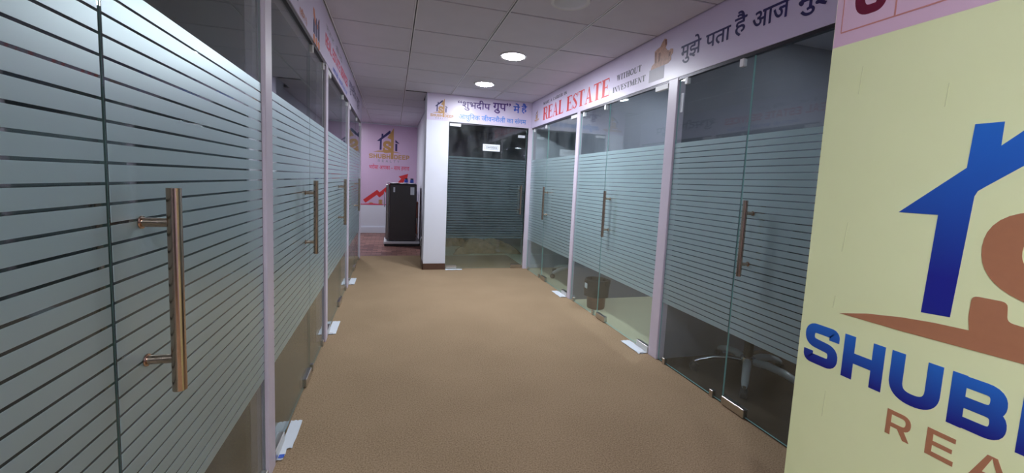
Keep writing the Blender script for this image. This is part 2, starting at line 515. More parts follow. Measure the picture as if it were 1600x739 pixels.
# skirting of the pillar
struct('baseboard_pillar', MB().box((0.412, YC - 0.012, 0), (0.722, YC, 0.086)).box((0.408, YC - 0.012, 0), (0.42, 6.1, 0.086)), 'skirting', 'brown wooden skirting around the white pillar')
sbox('baseboard_back', (XLW, YB - 0.03, 0.0), (0.51, YB, 0.13), 'white_wall', 'white skirting ledge under the pink wall print')

# posts
def post(n, x0, x1, y0, y1, label, z0=0.0):
    struct('trim_%d' % n, MB().cbox((x0, y0, z0), (x1, y1, ZD), 0.003), 'post', label)
post(1, GL - .05, XL, 1.79, 1.88, 'pale lavender post nearest the camera on the left')
post(2, GL - .05, XL, 3.27, 3.36, 'pale lavender post between the second and third left glass bays')
post(3, GL - .05, XL, 4.82, 4.907, 'pale lavender post between the third and fourth left glass bays')
post(4, GL - .05, XL, 6.60, 6.66, 'white end post of the left glass row')
post(5, XR, GR + .05, 2.53, 2.63, 'pale lavender post nearest the camera on the right')
post(6, XR, GR + .05, 4.107, 4.18, 'white post between the middle and far right glass bays')
post(7, XR - .04, GR + .02, YC - 0.045, YC, 'white corner post right of the conference room door')
post(8, GL - .05, XL, 0.25, 0.34, 'post before the nearest left glass bay')
post(9, XR, GR + .05, 0.945, 1.04, 'post hidden behind the yellow board')
# dark channels over the glass
sbox('trim_10', (GL - .014, 0.34, ZD - 0.02), (GL + .014, YL4 - .06, ZD), 'channel', 'dark metal channel over the left glass')
sbox('trim_11', (GR - .014, 1.04, ZD - 0.02), (GR + .014, YC - .045, ZD), 'channel', 'dark metal channel over the right glass')
sbox('trim_12', (0.722, GC - .014, ZD - 0.02), (XR - .04, GC + .014, ZD), 'channel', 'dark metal channel over the conference room glass')

# ------------------------------------------------------------------ ceiling: tiles hung in a metal grid
ceil = sbox('ceiling', (XLW, YREAR, ZC + 0.02), (XRW, YB, ZC + 0.06), 'void', 'suspended ceiling of grey tiles in a metal grid')
xs = [XL, 0.131, 0.731, 1.331, XR]
ys = [2.81 + 0.6 * k for k in range(-10, 12)]
ys = [YREAR] + [y for y in ys if YREAR < y < YB - .1] + [YB]
unit = MB().cbox((-.5, -.5, 0), (.5, .5, 0.02), 0.006).mesh('ceiling_tile', 'tile')
def tile(x0, x1, y0, y1):
    o = link('ceiling_tile', unit, ceil)
    o.location = ((x0 + x1) / 2, (y0 + y1) / 2, ZC + random.uniform(-.0006, .0006))
    o.scale = (x1 - x0 - .012, y1 - y0 - .012, 1)
for j in range(len(ys) - 1):
    for i in range(4):
        x1 = xs[i + 1]
        y0, y1 = ys[j], ys[j + 1]
        if y0 >= YC - .1 and i >= 1:
            if i > 1: continue
            x1 = 0.51
            if y0 < 6.1: x1 = 0.42
        elif y1 > YC and i >= 1:
            y1 = YC
        tile(xs[i], x1, y0, y1)
    if ys[j] > YL4 - .3:
        for k in range(4):
            tile(max(XL - .6 * (k + 1), XLW), XL - .6 * k, max(ys[j], YL4), ys[j + 1])
# longitudinal runners: two lips with a dark slot between
def runner(x, y0, y1):
    MB().box((x - .011, y0, ZC - .005), (x - .004, y1, ZC + .004)).box((x + .004, y0, ZC - .005), (x + .011, y1, ZC + .004)).box((x - .012, y0, ZC + .006), (x + .012, y1, ZC + .010), 1).build('grid_runner', ('runner', 'reveal'), ceil)
for x in xs[1:4]:
    runner(x, YREAR, YC if x > .5 else YB)
runner(XL + .006, YREAR, YB)
for y in ys[1:-1]:
    MB().box((XL, y - .007, ZC + .006), ((XR if y < YC else .51), y + .007, ZC + .010)).build('grid_cross_runner', 'reveal', ceil)
# cabin ceilings
sbox('ceiling_cabin_left', (XLW, YREAR, ZC), (GL - .06, YL4 - .06, ZC + .02), 'tile', 'ceiling of the left cabins')
sbox('ceiling_cabin_right', (GR + .06, YREAR, ZC), (XRW, YC, ZC + .02), 'tile', 'ceiling of the right cabins')
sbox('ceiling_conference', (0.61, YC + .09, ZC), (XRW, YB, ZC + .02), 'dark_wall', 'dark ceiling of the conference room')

# ------------------------------------------------------------------ ceiling lights
def downlight(x, y, lit, label, mat='lit'):
    r = empty('ceiling_light', (x, y, ZC))
    tag(r, label, 'ceiling light', 'round ceiling downlights')
    MB().lathe([(0.100, -.010), (0.122, -.010), (0.126, -.004), (0.126, 0.0), (0.100, 0.0)], 40).build('trim_ring', 'ring', r, True)
    MB().lathe([(0.06, -.0125), (0.100, -.0112), (0.104, -.009), (0.104, -0.002)], 40).build('diffuser', mat if lit else 'unlit', r, True)
    return r
downlight(1.03, 3.725, True, 'larger-looking lit round ceiling light, nearer of the two glowing ones')
downlight(1.02, 4.906, True, 'lit round ceiling light nearest the conference room bulkhead')
downlight(1.046, 2.50, False, 'unlit round ceiling light at the top edge of the picture')
downlight(-0.17, -0.60, True, 'unseen round ceiling light added just behind the camera')  # unseen lamp, set off the ceiling row so that it lights the board
downlight(-0.17, -1.8, True, 'unseen round ceiling light added far behind the camera')  # second unseen lamp, added further back for the same board
downlight(-0.95, 8.3, True, 'lit round ceiling light in the lobby behind the left cabins')
downlight(2.95, 1.75, True, 'dim fill light added inside the cabin behind the yellow board', 'faint')  # added fill, brightens the near cabin's film and chair
downlight(2.95, 3.35, True, 'lit round ceiling light inside the cabin with the waste bin', 'dim')

# ------------------------------------------------------------------ glass bays
ZB, ZT = 0.010, ZD - 0.018
F0, F1, PITCH, GAP = 0.436, 1.592, 0.0361, 0.0055
strip_unit = {f: MB().box((-.5, -.5, -.0004), (.5, .5, .0004)).mesh('frosted_strip', f) for f in ('film', 'film_sheer', 'film_thin')}

def pane(parent, u0, u1, inset=(0.0, 0.0), single=True, v1=None, film='film', GAP=GAP, edge='edge'):
    MB().box((u0, ZB, -.004), (u1, v1 or ZT, .004), 0, 1).build('pane', ('glass', edge), parent)
    n = int((F1 - F0) / PITCH)
    a, b = u0 + .004 + inset[0], u1 - .004 - inset[1]
    if single:
        for k in range(n):
            v = F0 + PITCH * (k + .5)
            o = link('frosted_strip', strip_unit[film], parent)
            o.location = ((a + b) / 2, v, .0045)
            o.scale = (b - a, PITCH - GAP, 1)
    else:
        mb = MB()
        for k in range(n):
            v = F0 + PITCH * (k + .5)
            mb.box((a, v - (PITCH - GAP) / 2, .0042), (b, v + (PITCH - GAP) / 2, .005))
        tag(mb.build('frosted_strips', film, parent), kind='stuff')

def handle(parent, u, side=1):
    """pull bar with two standoffs; side +1 = corridor side"""
    s = side
    h = MB().tube([(u, .800, s * .062), (u, 1.222, s * .062)], 0.0128, 20).build('handle', 'bronze', parent, True)
    for v in (.868, 1.152):
        MB().tube([(u, v, s * .0055), (u, v, s * .007), (u, v, s * .009), (u, v, s * .0095), (u, v, s * .062)], [.0125, .0135, .0125, .0092, .0092], 14).build('standoff', 'bronze', h, True)

def patch(parent, u0, u1, v0, v1, name='patch_fitting', mat='steel'):
    MB().cbox((u0, v0, -.016), (u1, v1, .016), 0.003).build(name, mat, parent)

def clip(parent, u, v, mat='steel'):
    MB().cbox((u - .014, v, -.013), (u + .014, v + .045, .013), 0.002).build('glass_clip', mat, parent)

def root(name, fr, label):
    r = link(name, None)
    r.empty_display_size = 0.05
    r.matrix_world = fr
    return tag(r, label, kind='structure')

def bay(n, fr, door, fixed, hu, hinge, dl, fl, single, inset=(0, 0), film='film'):
    d = root('door_%d' % n, fr, dl)
    pane(d, door[0], door[1], inset, single, film=film, GAP=.011 if film == 'film_thin' else GAP, edge='edge_lit' if n > 4 else 'edge')
    handle(d, hu, 1); handle(d, hu, -1)
    s = 1 if hinge == door[0] else -1
    e = door[1] if s == 1 else door[0]
    hw = .16
    patch(d, *sorted((hinge + s * .006, hinge + s * hw)), 0.003, 0.053, 'hinge_patch')
    patch(d, *sorted((hinge + s * .006, hinge + s * hw)), ZT - .035, ZT + .003, 'top_patch', 'plastic_white')
    patch(d, *sorted((e - s * .002, e - s * .165)), 0.005, 0.055, 'lock_patch')
    if fixed:
        w = root('window_%d' % n, fr, fl)
        pane(w, fixed[0], fixed[1], (0, 0), single, film=film, edge='edge_lit' if n > 4 else 'edge')
        L = fixed[1] - fixed[0]
        for u in (fixed[0] + .12 * min(L, 1), fixed[1] - .13 * min(L, 1)):
            clip(w, u, 0.0); clip(w, u, ZT - .045, 'plastic_white')

FL, FR, FC = frame_left(GL), frame_right(GR), frame_front(GC)
bay(1, FL, (.893, 1.786), (.344, .889), .985, 1.786, 'frosted striped glass door nearest on the left with large bronze handle', 'fixed striped glass panel at the far left edge', True)
bay(2, FL, (1.884, 2.722), (2.726, 3.266), 2.585, 1.884, 'striped glass door between the first and second left posts', 'fixed striped glass panel before the second left post', True)
bay(3, FL, (3.364, 4.295), (4.299, 4.816), 4.10, 3.364, 'striped glass door between the second and third left posts', 'fixed striped glass panel before the third left post', False)
bay(4, FL, (4.911, 5.87), (5.874, 6.596), 5.75, 4.911, 'farthest striped glass door on the left', 'farthest fixed glass panel on the left', False)
bay(5, FR, (-1.900, -1.044), (-2.526, -1.904), -1.813, -1.044, 'striped glass door partly hidden by the yellow board', 'fixed striped glass panel right of the nearest right post', True, film='film_sheer')
bay(6, FR, (-3.492, -2.634), (-4.103, -3.496), -3.38, -2.634, 'striped glass door left of the nearest right post', 'fixed striped glass panel in front of the waste bin', True)
bay(7, FR, (-5.060, -4.184), (-5.690, -5.064), -4.97, -4.184, 'striped glass door in the far right bay', 'fixed striped glass panel beside the conference room corner', False)
bay(8, FC, (.728, 1.852), None, 1.783, .728, 'dark glass conference room door with frosted stripes', '', False, film='film_thin')

# ------------------------------------------------------------------ lettering
def arc(cx, cy, rx, ry, a0, a1, n=12):
    return [(cx + rx * math.cos(math.radians(a0 + (a1 - a0) * i / n)), cy + ry * math.sin(math.radians(a0 + (a1 - a0) * i / n))) for i in range(n + 1)]

def rounded(pts, r, n=6):
    """open polyline with filleted corners"""
    out = [pts[0]]
    for i in range(1, len(pts) - 1):
        a, p, b = Vector(pts[i - 1]), Vector(pts[i]), Vector(pts[i + 1])
        d1, d2 = (a - p), (b - p)
        rr = min(r, d1.length * .49, d2.length * .49)
        s, e = p + d1.normalized() * rr, p + d2.normalized() * rr
        for k in range(n + 1):
            t = k / n
            q = s * (1 - t) ** 2 + p * 2 * t * (1 - t) + e * t * t
            out.append(tuple(q))
    out.append(pts[-1])
    return out

def sans(ch, t=.22):
    """extended bold sans capital, cap height 1: list of (polygon | (path, width)), advance width"""
    h = t / 2
    W = {'S': .86, 'H': .84, 'U': .84, 'B': .86, 'D': .86, 'E': .74, 'P': .80, 'R': .84, 'A': .92, 'L': .70, 'T': .78, 'Y': .86, 'G': .92, 'N': .84, 'C': .86, 'F': .72, 'O': .92, 'V': .9, 'I': t}[ch]
    r = .26
    box = lambda a, b, c, d: [(a, b), (c, b), (c, d), (a, d)]
    P = []
    if ch == 'S':
        P.append((rounded([(W - h, .70), (W - h, 1 - h), (h, 1 - h), (h, .5 + .03), (W - h, .5 - .03), (W - h, h), (h, h), (h, .30)], r), t))
    elif ch == 'H':
        P += [box(0, 0, t, 1), box(W - t, 0, W, 1), box(t, .5 - h, W - t, .5 + h)]
    elif ch == 'N':
        P += [box(0, 0, t, 1), box(W - t, 0, W, 1), [(0, 1), (t, 1), (W, 0), (W - t, 0)]]
    elif ch == 'U':
        P.append((rounded([(h, 1), (h, h), (W - h, h), (W - h, 1)], .38, 10), t))
    elif ch == 'B':
        P += [box(0, 0, t, 1), (rounded([(t * .5, 1 - h), (W - h - .03, 1 - h), (W - h - .03, .5), (t * .5, .5)], .22), t * .95),
              (rounded([(t * .5, .5), (W - h, .5), (W - h, h), (t * .5, h)], .22), t * .95)]
    elif ch == 'D':
        P += [box(0, 0, t, 1), (rounded([(t * .5, 1 - h), (W - h, 1 - h), (W - h, h), (t * .5, h)], .4, 10), t)]
    elif ch in 'EF':
        P += [box(0, 0, t, 1), box(t, 1 - t, W, 1), box(t, .5 - h * .9, W * .92, .5 + h * .9)]
        if ch == 'E': P.append(box(t, 0, W, t))
    elif ch in 'PR':
        P += [box(0, 0, t, 1), (rounded([(t * .5, 1 - h), (W - h, 1 - h), (W - h, .43), (t * .5, .43)], .26), t)]
        if ch == 'R': P.append([(W * .42, .44), (W * .70, .44), (W, 0), (W - t * 1.25, 0)])
    elif ch == 'A':
        P += [[(0, 0), (t * 1.1, 0), (W / 2 + t * .1, 1), (W / 2 - t * .62, 1)], [(W, 0), (W - t * 1.1, 0), (W / 2 - t * .1, 1), (W / 2 + t * .62, 1)], box(W * .26, .22, W * .74, .22 + t * .85)]
    elif ch == 'L':
        P += [box(0, 0, t, 1), box(t, 0, W, t)]
    elif ch == 'T':
        P += [box(0, 1 - t, W, 1), box(W / 2 - h, 0, W / 2 + h, 1 - t)]
    elif ch == 'Y':
        P += [[(0, 1), (t * 1.2, 1), (W / 2 + h, .42), (W / 2 - h, .42)], [(W, 1), (W - t * 1.2, 1), (W / 2 - h, .42), (W / 2 + h, .42)], box(W / 2 - h, 0, W / 2 + h, .43)]
    elif ch == 'V':
        P += [[(0, 1), (t * 1.1, 1), (W / 2 + h, 0), (W / 2 - h, 0)], [(W, 1), (W - t * 1.1, 1), (W / 2 - h, 0), (W / 2 + h, 0)]]
    elif ch == 'G':
        P.append((rounded([(W - h, .72), (W - h, 1 - h), (h, 1 - h), (h, h), (W - h, h), (W - h, .5)], .36, 8), t))
        P.append(box(W * .52, .5 - h, W, .5 + h * .4))
    elif ch == 'C':
        P.append((rounded([(W - h, .70), (W - h, 1 - h), (h, 1 - h), (h, h), (W - h, h), (W - h, .30)], .36, 8), t))
    elif ch == 'O':
        P.append((rounded([(W / 2, 1 - h), (h, 1 - h), (h, h), (W - h, h), (W - h, 1 - h), (W / 2, 1 - h)], .4, 8), t))
    elif ch == 'I':
        P.append(box(0, 0, t, 1))
    return P, W

def serif(ch):
    """roman capital with thick and thin strokes, cap height 1"""
    T, t, s = .20, .065, .05
    W = {'R': .72, 'E': .64, 'A': .76, 'L': .62, 'S': .54, 'T': .66, 'M': .90, 'K': .74, 'C': .68, 'I': .34, 'N': .76, 'W': 1.0, 'H': .80, 'O': .76, 'U': .74, 'V': .74, 'D': .76}[ch]
    box = lambda a, b, c, d: [(a, b), (c, b), (c, d), (a, d)]
    def stem(x, w=T):
        return [box(x - w / 2, 0, x + w / 2, 1), box(x - w / 2 - .07, 0, x + w / 2 + .07, s), box(x - w / 2 - .07, 1 - s, x + w / 2 + .07, 1)]
    P = []
    if ch in 'REL':
        P += stem(.17)
    if ch == 'E':
        P += [box(.17, 0, W - .02, t), box(.17, 1 - t, W - .05, 1), box(.17, .49, W - .16, .49 + t), [(W - .02, 0), (W + .02, .26), (W - .05, .05)], [(W - .05, 1), (W - .02, .76), (W - .09, .95)], box(W - .18, .40, W - .15, .64)]
    elif ch == 'L':
        P += [box(.17, 0, W - .02, t), [(W - .02, 0), (W + .02, .3), (W - .06, .05)]]
    elif ch == 'R':
        P += [(rounded([(.17, 1 - t / 2), (.58, 1 - t / 2), (.58, .5), (.17, .5)], .2, 8), [t] * 4 + [t * 2.2] * 10 + [t] * 4), [(.36, .5), (.50, .5), (W + .02, .0), (W - .16, .0)], box(W - .14, 0, W + .08, s)]
    elif ch == 'A':
        P += [[(.10, 0), (.15, 0), (W / 2 + .02, .94), (W / 2 - .03, .94)], [(W - .28, 0), (W - .08, 0), (W / 2 + .03, 1), (W / 2 - .04, 1)], box(.2, .3, W - .24, .3 + t), box(.02, 0, .24, s), box(W - .34, 0, W, s)]
    elif ch == 'S':
        P.append(([(W - .06, .74), (W - .10, .88), (W * .5, .97), (.12, .86), (.10, .70), (.22, .58), (W - .20, .44), (W - .09, .28), (W - .13, .11), (W * .48, .03), (.12, .1), (.05, .28)], [.03, .06, .05, .09, .14, .16, .17, .15, .1, .05, .06, .03]))
        P += [box(W - .07, .70, W - .03, .99), box(.03, .01, .07, .30)]
    elif ch == 'T':
        P += [box(W / 2 - T / 2, 0, W / 2 + T / 2, 1), box(W / 2 - .16, 0, W / 2 + .16, s), box(.02, 1 - t, W - .02, 1), [(.02, 1), (.0, .74), (.07, .95)], [(W - .02, 1), (W, .74), (W - .07, .95)]]
    elif ch == 'I':
        P += stem(W / 2)
    elif ch == 'H':
        P += stem(.17) + stem(W - .17) + [box(.17, .48, W - .17, .48 + t)]
    elif ch == 'U':
        P += [(rounded([(.16, 1), (.16, .04), (W - .14, .04), (W - .14, 1)], .24, 8), [T] * 8 + [t] * 12), box(.0, 1 - s, .31, 1), box(W - .26, 1 - s, W, 1)]
        P[0] = (P[0][0], [T] * 6 + [t * 1.4] * (len(P[0][0]) - 6))
    elif ch == 'N':
        P += stem(.14, t * 1.2) + stem(W - .12, t * 1.2) + [[(.08, 1), (.25, 1), (W - .09, 0), (W - .22, 0)]]
    elif ch == 'M':
        P += stem(.13, t * 1.2) + stem(W - .15, T) + [[(.07, 1), (.24, 1), (W / 2 + .04, .05), (W / 2 - .06, .05)], [(W - .10, 1), (W - .2, 1), (W / 2 - .04, .05), (W / 2 + .02, .05)]]
    elif ch == 'W':
        P += [[(.08, 1), (.25, 1), (.38, 0), (.31, 0)], [(.5, 1), (.44, 1), (.31, 0), (.36, 0)], [(.42, 1), (.59, 1), (.74, 0), (.67, 0)], [(W - .08, 1), (W - .14, 1), (.67, 0), (.72, 0)], box(.0, 1 - s, .32, 1), box(.36, 1 - s, .64, 1), box(W - .24, 1 - s, W, 1)]
    elif ch == 'V':
        P += [[(.08, 1), (.26, 1), (W / 2 + .06, 0), (W / 2 - .03, 0)], [(W - .08, 1), (W - .14, 1), (W / 2 - .03, 0), (W / 2 + .04, 0)], box(.0, 1 - s, .34, 1), box(W - .26, 1 - s, W, 1)]
    elif ch == 'K':
        P += stem(.17) + [[(.2, .42), (.26, .42), (W - .06, 1), (W - .14, 1)], [(.30, .55), (.44, .62), (W + .02, 0), (W - .16, 0)], box(W - .26, 1 - s, W, 1), box(W - .24, 0, W + .06, s)]
    elif ch == 'O':
        pth = arc(W / 2, .5, W / 2 - .1, .46, 0, 360, 28)
        P.append((pth, [t + (T - t) * abs(math.cos(math.radians(360 * i / 28))) for i in range(29)]))
    elif ch == 'C':
        pth = arc(W / 2 + .02, .5, W / 2 - .1, .46, 50, 310, 22)
        P.append((pth, [t + (T - t) * max(0, -math.cos(math.radians(50 + 260 * i / 22))) for i in range(23)]))
        P += [box(W - .11, .68, W - .07, .98)]
    elif ch == 'D':
        P += stem(.17) + [(rounded([(.17, 1 - t / 2), (W - .1, 1 - t / 2), (W - .1, t / 2), (.17, t / 2)], .34, 8), [t] * 4 + [T] * 12 + [t] * 4)]
        P[-1] = (P[-1][0], [t] + [T * .8] * (len(P[-1][0]) - 2) + [t])
    return P, W

INK = 0.0007   # printed ink sits this far in front of its banner face
def put(mb, shapes, ox, oy, sx, sy, sh=0.0):
    for k0, s in enumerate(shapes):
        top = INK + .00005 * k0          # overlapping strokes never share a plane
        if isinstance(s, tuple):
            pth = [(ox + sx * x + sh * y, oy + sy * y) for x, y in s[0]]
            k = (sx + sy) / 2
            ws = [w * k for w in s[1]] if isinstance(s[1], list) else s[1] * k
            if isinstance(ws, list) and len(ws) != len(pth):
                ws = (ws + [ws[-1]] * len(pth))[:len(pth)]
            mb.stroke(pth, ws, 0, top)
        else:
            mb.prism([(ox + sx * x + sh * y, oy + sy * y) for x, y in s], 0, top)

def text_shapes(parent, txt, font, u0, u1, v0, cap, mat, gap=.13, space=.5, name='lettering', **kw):
    """word or line of capitals spread over u0..u1 with cap height cap and baseline v0"""
    tot, items = 0, []
    for c in txt:
        if c == ' ':
            tot += space; continue
        P, W = font(c, **kw)
        items.append((P, tot)); tot += W + gap
    tot -= gap
    sx = (u1 - u0) / tot
    if cap > .043:                      # large letters are parts of their own
        for P, x in items:
            mb = MB()
            put(mb, P, u0 + x * sx, v0, sx, cap)
            mb.build('letter', mat, parent)
        return
    mb = MB()
    for P, x in items:
        put(mb, P, u0 + x * sx, v0, sx, cap)
    return tag(mb.build(name, mat, parent), kind='stuff')

def text_font(parent, txt, u0, u1, v0, v1, mat, bold=0.0, name='lettering', slant=0.0):
    """line of Devanagari (or any) text from the built-in font, fitted to u0..u1, v0..v1"""
    c = bpy.data.curves.new('line', 'FONT')
    c.body = txt
    c.size = 1
    c.offset = 0.004
    c.shear = slant
    c.resolution_u = 4
    c.extrude = 0.0
    tmp = bpy.data.objects.new('line', c)
    COL.objects.link(tmp)
    bpy.context.view_layer.update()
    me = bpy.data.meshes.new_from_object(tmp.evaluated_get(bpy.context.evaluated_depsgraph_get()))
    bpy.data.objects.remove(tmp)
    bpy.data.curves.remove(c)
    X = [v.co.x for v in me.vertices]; Y = [v.co.y for v in me.vertices]
    ax, bx, ay, by = min(X), max(X), min(Y), max(Y)
    n = len(me.vertices)
    vs = [(u0 + (v.co.x - ax) / (bx - ax) * (u1 - u0), v0 + (v.co.y - ay) / (by - ay) * (v1 - v0), INK) for v in me.vertices]
    fs = [tuple(p.vertices) for p in me.polygons]
    bpy.data.meshes.remove(me)
    # words: faces grouped by gaps along the line
    spans = sorted((min(vs[i][0] for i in f), max(vs[i][0] for i in f), k) for k, f in enumerate(fs))
    gap = (u1 - u0) * .022
    words, end = [], None
    for a, b, k in spans:
        if end is None or a > end + gap or not words:
            words.append([]); end = b
        words[-1].append(k); end = max(end, b)
    for w in words:
        idx = {}
        F = [tuple(idx.setdefault(i, len(idx)) for i in fs[k]) for k in w]
        mb = MB()
        d = (u1 - u0) / (bx - ax) * bold * .5
        e = (v1 - v0) / (by - ay) * bold * .5
        for q, (du, dv) in enumerate(((0, 0), (d, 0), (-d, 0), (0, e), (0, -e))):   # heavier strokes
            mb.add([(vs[i][0] + du, vs[i][1] + dv, vs[i][2] + .00005 * q) for i in idx], F)
        o = mb.build('word', mat, parent)
        if v1 - v0 < .12: tag(o, kind='stuff')

LAYER = [0]
def shape(parent, name, mat, *polys):
    for p in polys:
        mb = MB()
        put(mb, [p], 0, 0, 1, 1)
        o = mb.build(name, mat, parent)
        LAYER[0] = (LAYER[0] + 1) % 14       # each print lies on its own thin layer
        o.location.z = .00006 * LAYER[0]
    return o

def house_logo(parent, u0, v0, s, blue, gold, word, tagline, wordmat, tagmat, house_v=0.0):
    """house emblem with a gold S and blade; u0 = left end of the word, s = width of the word, v0 = word baseline"""
    q = lambda pts: [(u0 + x * s, v0 + y * s) for x, y in pts]
    cap = .115
    def wide(p): return (q(p[0]), [w * s for w in p[1]] if isinstance(p[1], list) else p[1] * s)
    shape(parent, 'roof_mark', blue, q([(.299, .633), (.342, .633), (.342, .586), (.500, .730), (.520, .700), (.515, .655), (.314, .492), (.306, .468), (.304, .226), (.254, .220), (.260, .442), (.186, .442), (.296, .544)]))
    shape(parent, 'gable_mark', blue, q([(.640, .500), (.735, .415), (.735, .400), (.640, .430)]), q([(.640, .400), (.690, .400), (.690, .205), (.640, .215)]))
    shape(parent, 'letter_mark', gold,
          wide((rounded([(.505, .33), (.505, .42), (.385, .42), (.365, .33), (.50, .265), (.515, .20), (.43, .185), (.36, .19)], .05), .075)),
          q([(.333, .281), (.384, .281), (.388, .240), (.43, .235), (.43, .17), (.333, .20)]))
    shape(parent, 'blade_mark', gold, q([(.44, .535), (.600, .800), (.600, .0), (.535, .0), (.535, .50)]))
    shape(parent, 'swoosh_mark', gold, q([(.083, .163), (.219, .197), (.337, .205), (.45, .205), (.62, .195), (.80, .160), (.62, .170), (.45, .155), (.31, .168), (.219, .166)]))
    w = word.split('|')
    text_shapes(parent, w[0], sans, u0, u0 + .520 * s, v0, cap * s, wordmat, t=.23)
    text_shapes(parent, w[1], sans, u0 + .615 * s, u0 + 1.0 * s, v0, cap * s, wordmat, t=.23)
    text_shapes(parent, tagline, sans, u0 + .218 * s, u0 + .75 * s, v0 - .088 * s, .061 * s, tagmat, gap=.75, t=.2, name='small_lettering')

def banner(name, fr, u0, u1, v0, v1, mat, label, cat='banner', th=0.003):
    r = link(name, None)
    r.empty_display_size = 0.05
    m = fr.copy()
    r.matrix_world = m @ Matrix.Translation((0, 0, 0))
    tag(r, label, cat)
    MB().box((u0, v0, -th), (u1, v1, 0.0)).build('sheet', mat, r)
    return r

# ---- right header banner (u = -y)
B = banner('header_banner', frame_right(XR), -YC + .004, 3.1, ZD + .001, ZC - .002, 'banner', 'long lavender header banner above the right glass doors, reading REAL ESTATE', th=.0028)
house_logo(B, -5.60, 2.125, .185, 'navy', 'gold', 'SHUBH|DEEP', 'REALTY', 'gold', 'grey_ink')
text_shapes(B, 'MAKE A CAREER IN', serif, -5.27, -4.50, 2.300, .036, 'black', gap=.06)
text_shapes(B, 'REAL ESTATE', serif, -5.262, -3.505, 2.098, .165, 'red', gap=.05, space=.35)
text_shapes(B, 'WITHOUT', serif, -3.385, -3.000, 2.199, .050, 'black', gap=.05)
text_shapes(B, 'INVESTMENT', serif, -3.440, -2.935, 2.108, .047, 'black', gap=.05)
# printed picture of a seated pair of carved figures on a plinth
shape(B, 'printed_plinth', 'plinth', [(-2.885, 2.172), (-2.70, 2.172), (-2.70, 2.078), (-2.885, 2.078)])
shape(B, 'printed_figure', 'statue', [(-2.87, 2.172), (-2.855, 2.20), (-2.825, 2.215), (-2.832, 2.30), (-2.80, 2.312), (-2.765, 2.318), (-2.745, 2.345), (-2.72, 2.364), (-2.694, 2.352), (-2.688, 2.312), (-2.70, 2.295), (-2.68, 2.27), (-2.655, 2.262), (-2.64, 2.27), (-2.612, 2.262), (-2.610, 2.235), (-2.63, 2.215), (-2.625, 2.19), (-2.66, 2.172)])
shape(B, 'printed_figure_shadow', 'statue_dark', [(-2.715, 2.352), (-2.695, 2.350), (-2.69, 2.318), (-2.705, 2.308)], [(-2.825, 2.29), (-2.808, 2.292), (-2.802, 2.215), (-2.818, 2.21)], [(-2.78, 2.275), (-2.755, 2.275), (-2.762, 2.215), (-2.78, 2.21)], [(-2.66, 2.25), (-2.635, 2.25), (-2.64, 2.22), (-2.658, 2.215)])
text_font(B, 'मुझे', -2.522, -2.330, 2.125, 2.285, 'navy', .024)
text_font(B, 'पता', -2.285, -2.085, 2.165, 2.246, 'navy', .024)
text_font(B, 'है', -2.056, -1.970, 2.160, 2.300, 'navy', .024)
text_font(B, 'आज', -1.926, -1.704, 2.163, 2.250, 'navy', .024)
text_font(B, 'मुझे', -1.660, -1.462, 2.125, 2.285, 'navy', .024)

# ---- left header banner (u = +y)
B = banner('header_banner', frame_left(XL), -3.1, YL4, ZD + .001, ZC - .002, 'banner', 'lavender header banner above the left glass doors, seen edge-on', th=.0028)
text_font(B, 'मुझे क्या करना होगा', 1.05, 2.37, 2.062, 2.25, 'navy', .018)
text_font(B, '(कौन !)', 2.39, 2.57, 2.055, 2.11, 'orange', .016)
shape(B, 'moon_mark', 'orange', arc(2.87, 2.235, .11, .085, 180, 355, 14) + arc(2.885, 2.255, .085, .075, 345, 195, 14))
for k, u in enumerate((2.76, 2.84, 2.92)):
    shape(B, 'tower_mark', 'navy', [(u, 2.095), (u, 2.16 + .02 * k), (u + .03, 2.19 + .02 * k), (u + .055, 2.15 + .02 * k), (u + .055, 2.095)])
    shape(B, 'base_mark', 'orange', arc(u + .03, 2.066, .032, .026, 0, 360, 12)[:-1])
text_shapes(B, 'REAL ESTATE SERVICES', sans, 3.22, 4.67, 2.155, .085, 'crimson', gap=.12, t=.2)
text_font(B, 'घर बैठे', 3.25, 4.20, 2.270, 2.325, 'grey_ink', .01)
text_font(B, 'आपके सपनों का घर', 3.58, 4.62, 2.066, 2.118, 'blue', .01)
text_font(B, 'शुभदीप ग्रुप', 4.85, 6.20, 2.14, 2.32, 'navy', .012)

# ---- conference header banner
B = banner('header_banner', frame_front(YC - .0032), .421, XR - .003, ZD + .006, ZC - .002, 'banner', 'short lavender header banner with Hindi lettering above the conference room door', th=.0028)
house_logo(B, .468, 2.098, .310, 'navy', 'gold', 'SHUBH|DEEP', 'REALTY', 'gold', 'grey_ink')
text_font(B, '“शुभदीप', .835, 1.285, 2.215, 2.365, 'purple', .024)
text_font(B, 'गुप”', 1.325, 1.580, 2.215, 2.365, 'purple', .024)
shape(B, 'lettering', 'purple', ([(1.402, 2.283), (1.378, 2.268), (1.352, 2.250)], .013))
text_font(B, 'में', 1.622, 1.715, 2.245, 2.375, 'blue', .026)
text_font(B, 'है', 1.742, 1.822, 2.245, 2.385, 'blue', .026)
text_font(B, 'आधुिनक जीवनशैली का संगम', .853, 1.818, 2.070, 2.178, 'lightblue', .018)

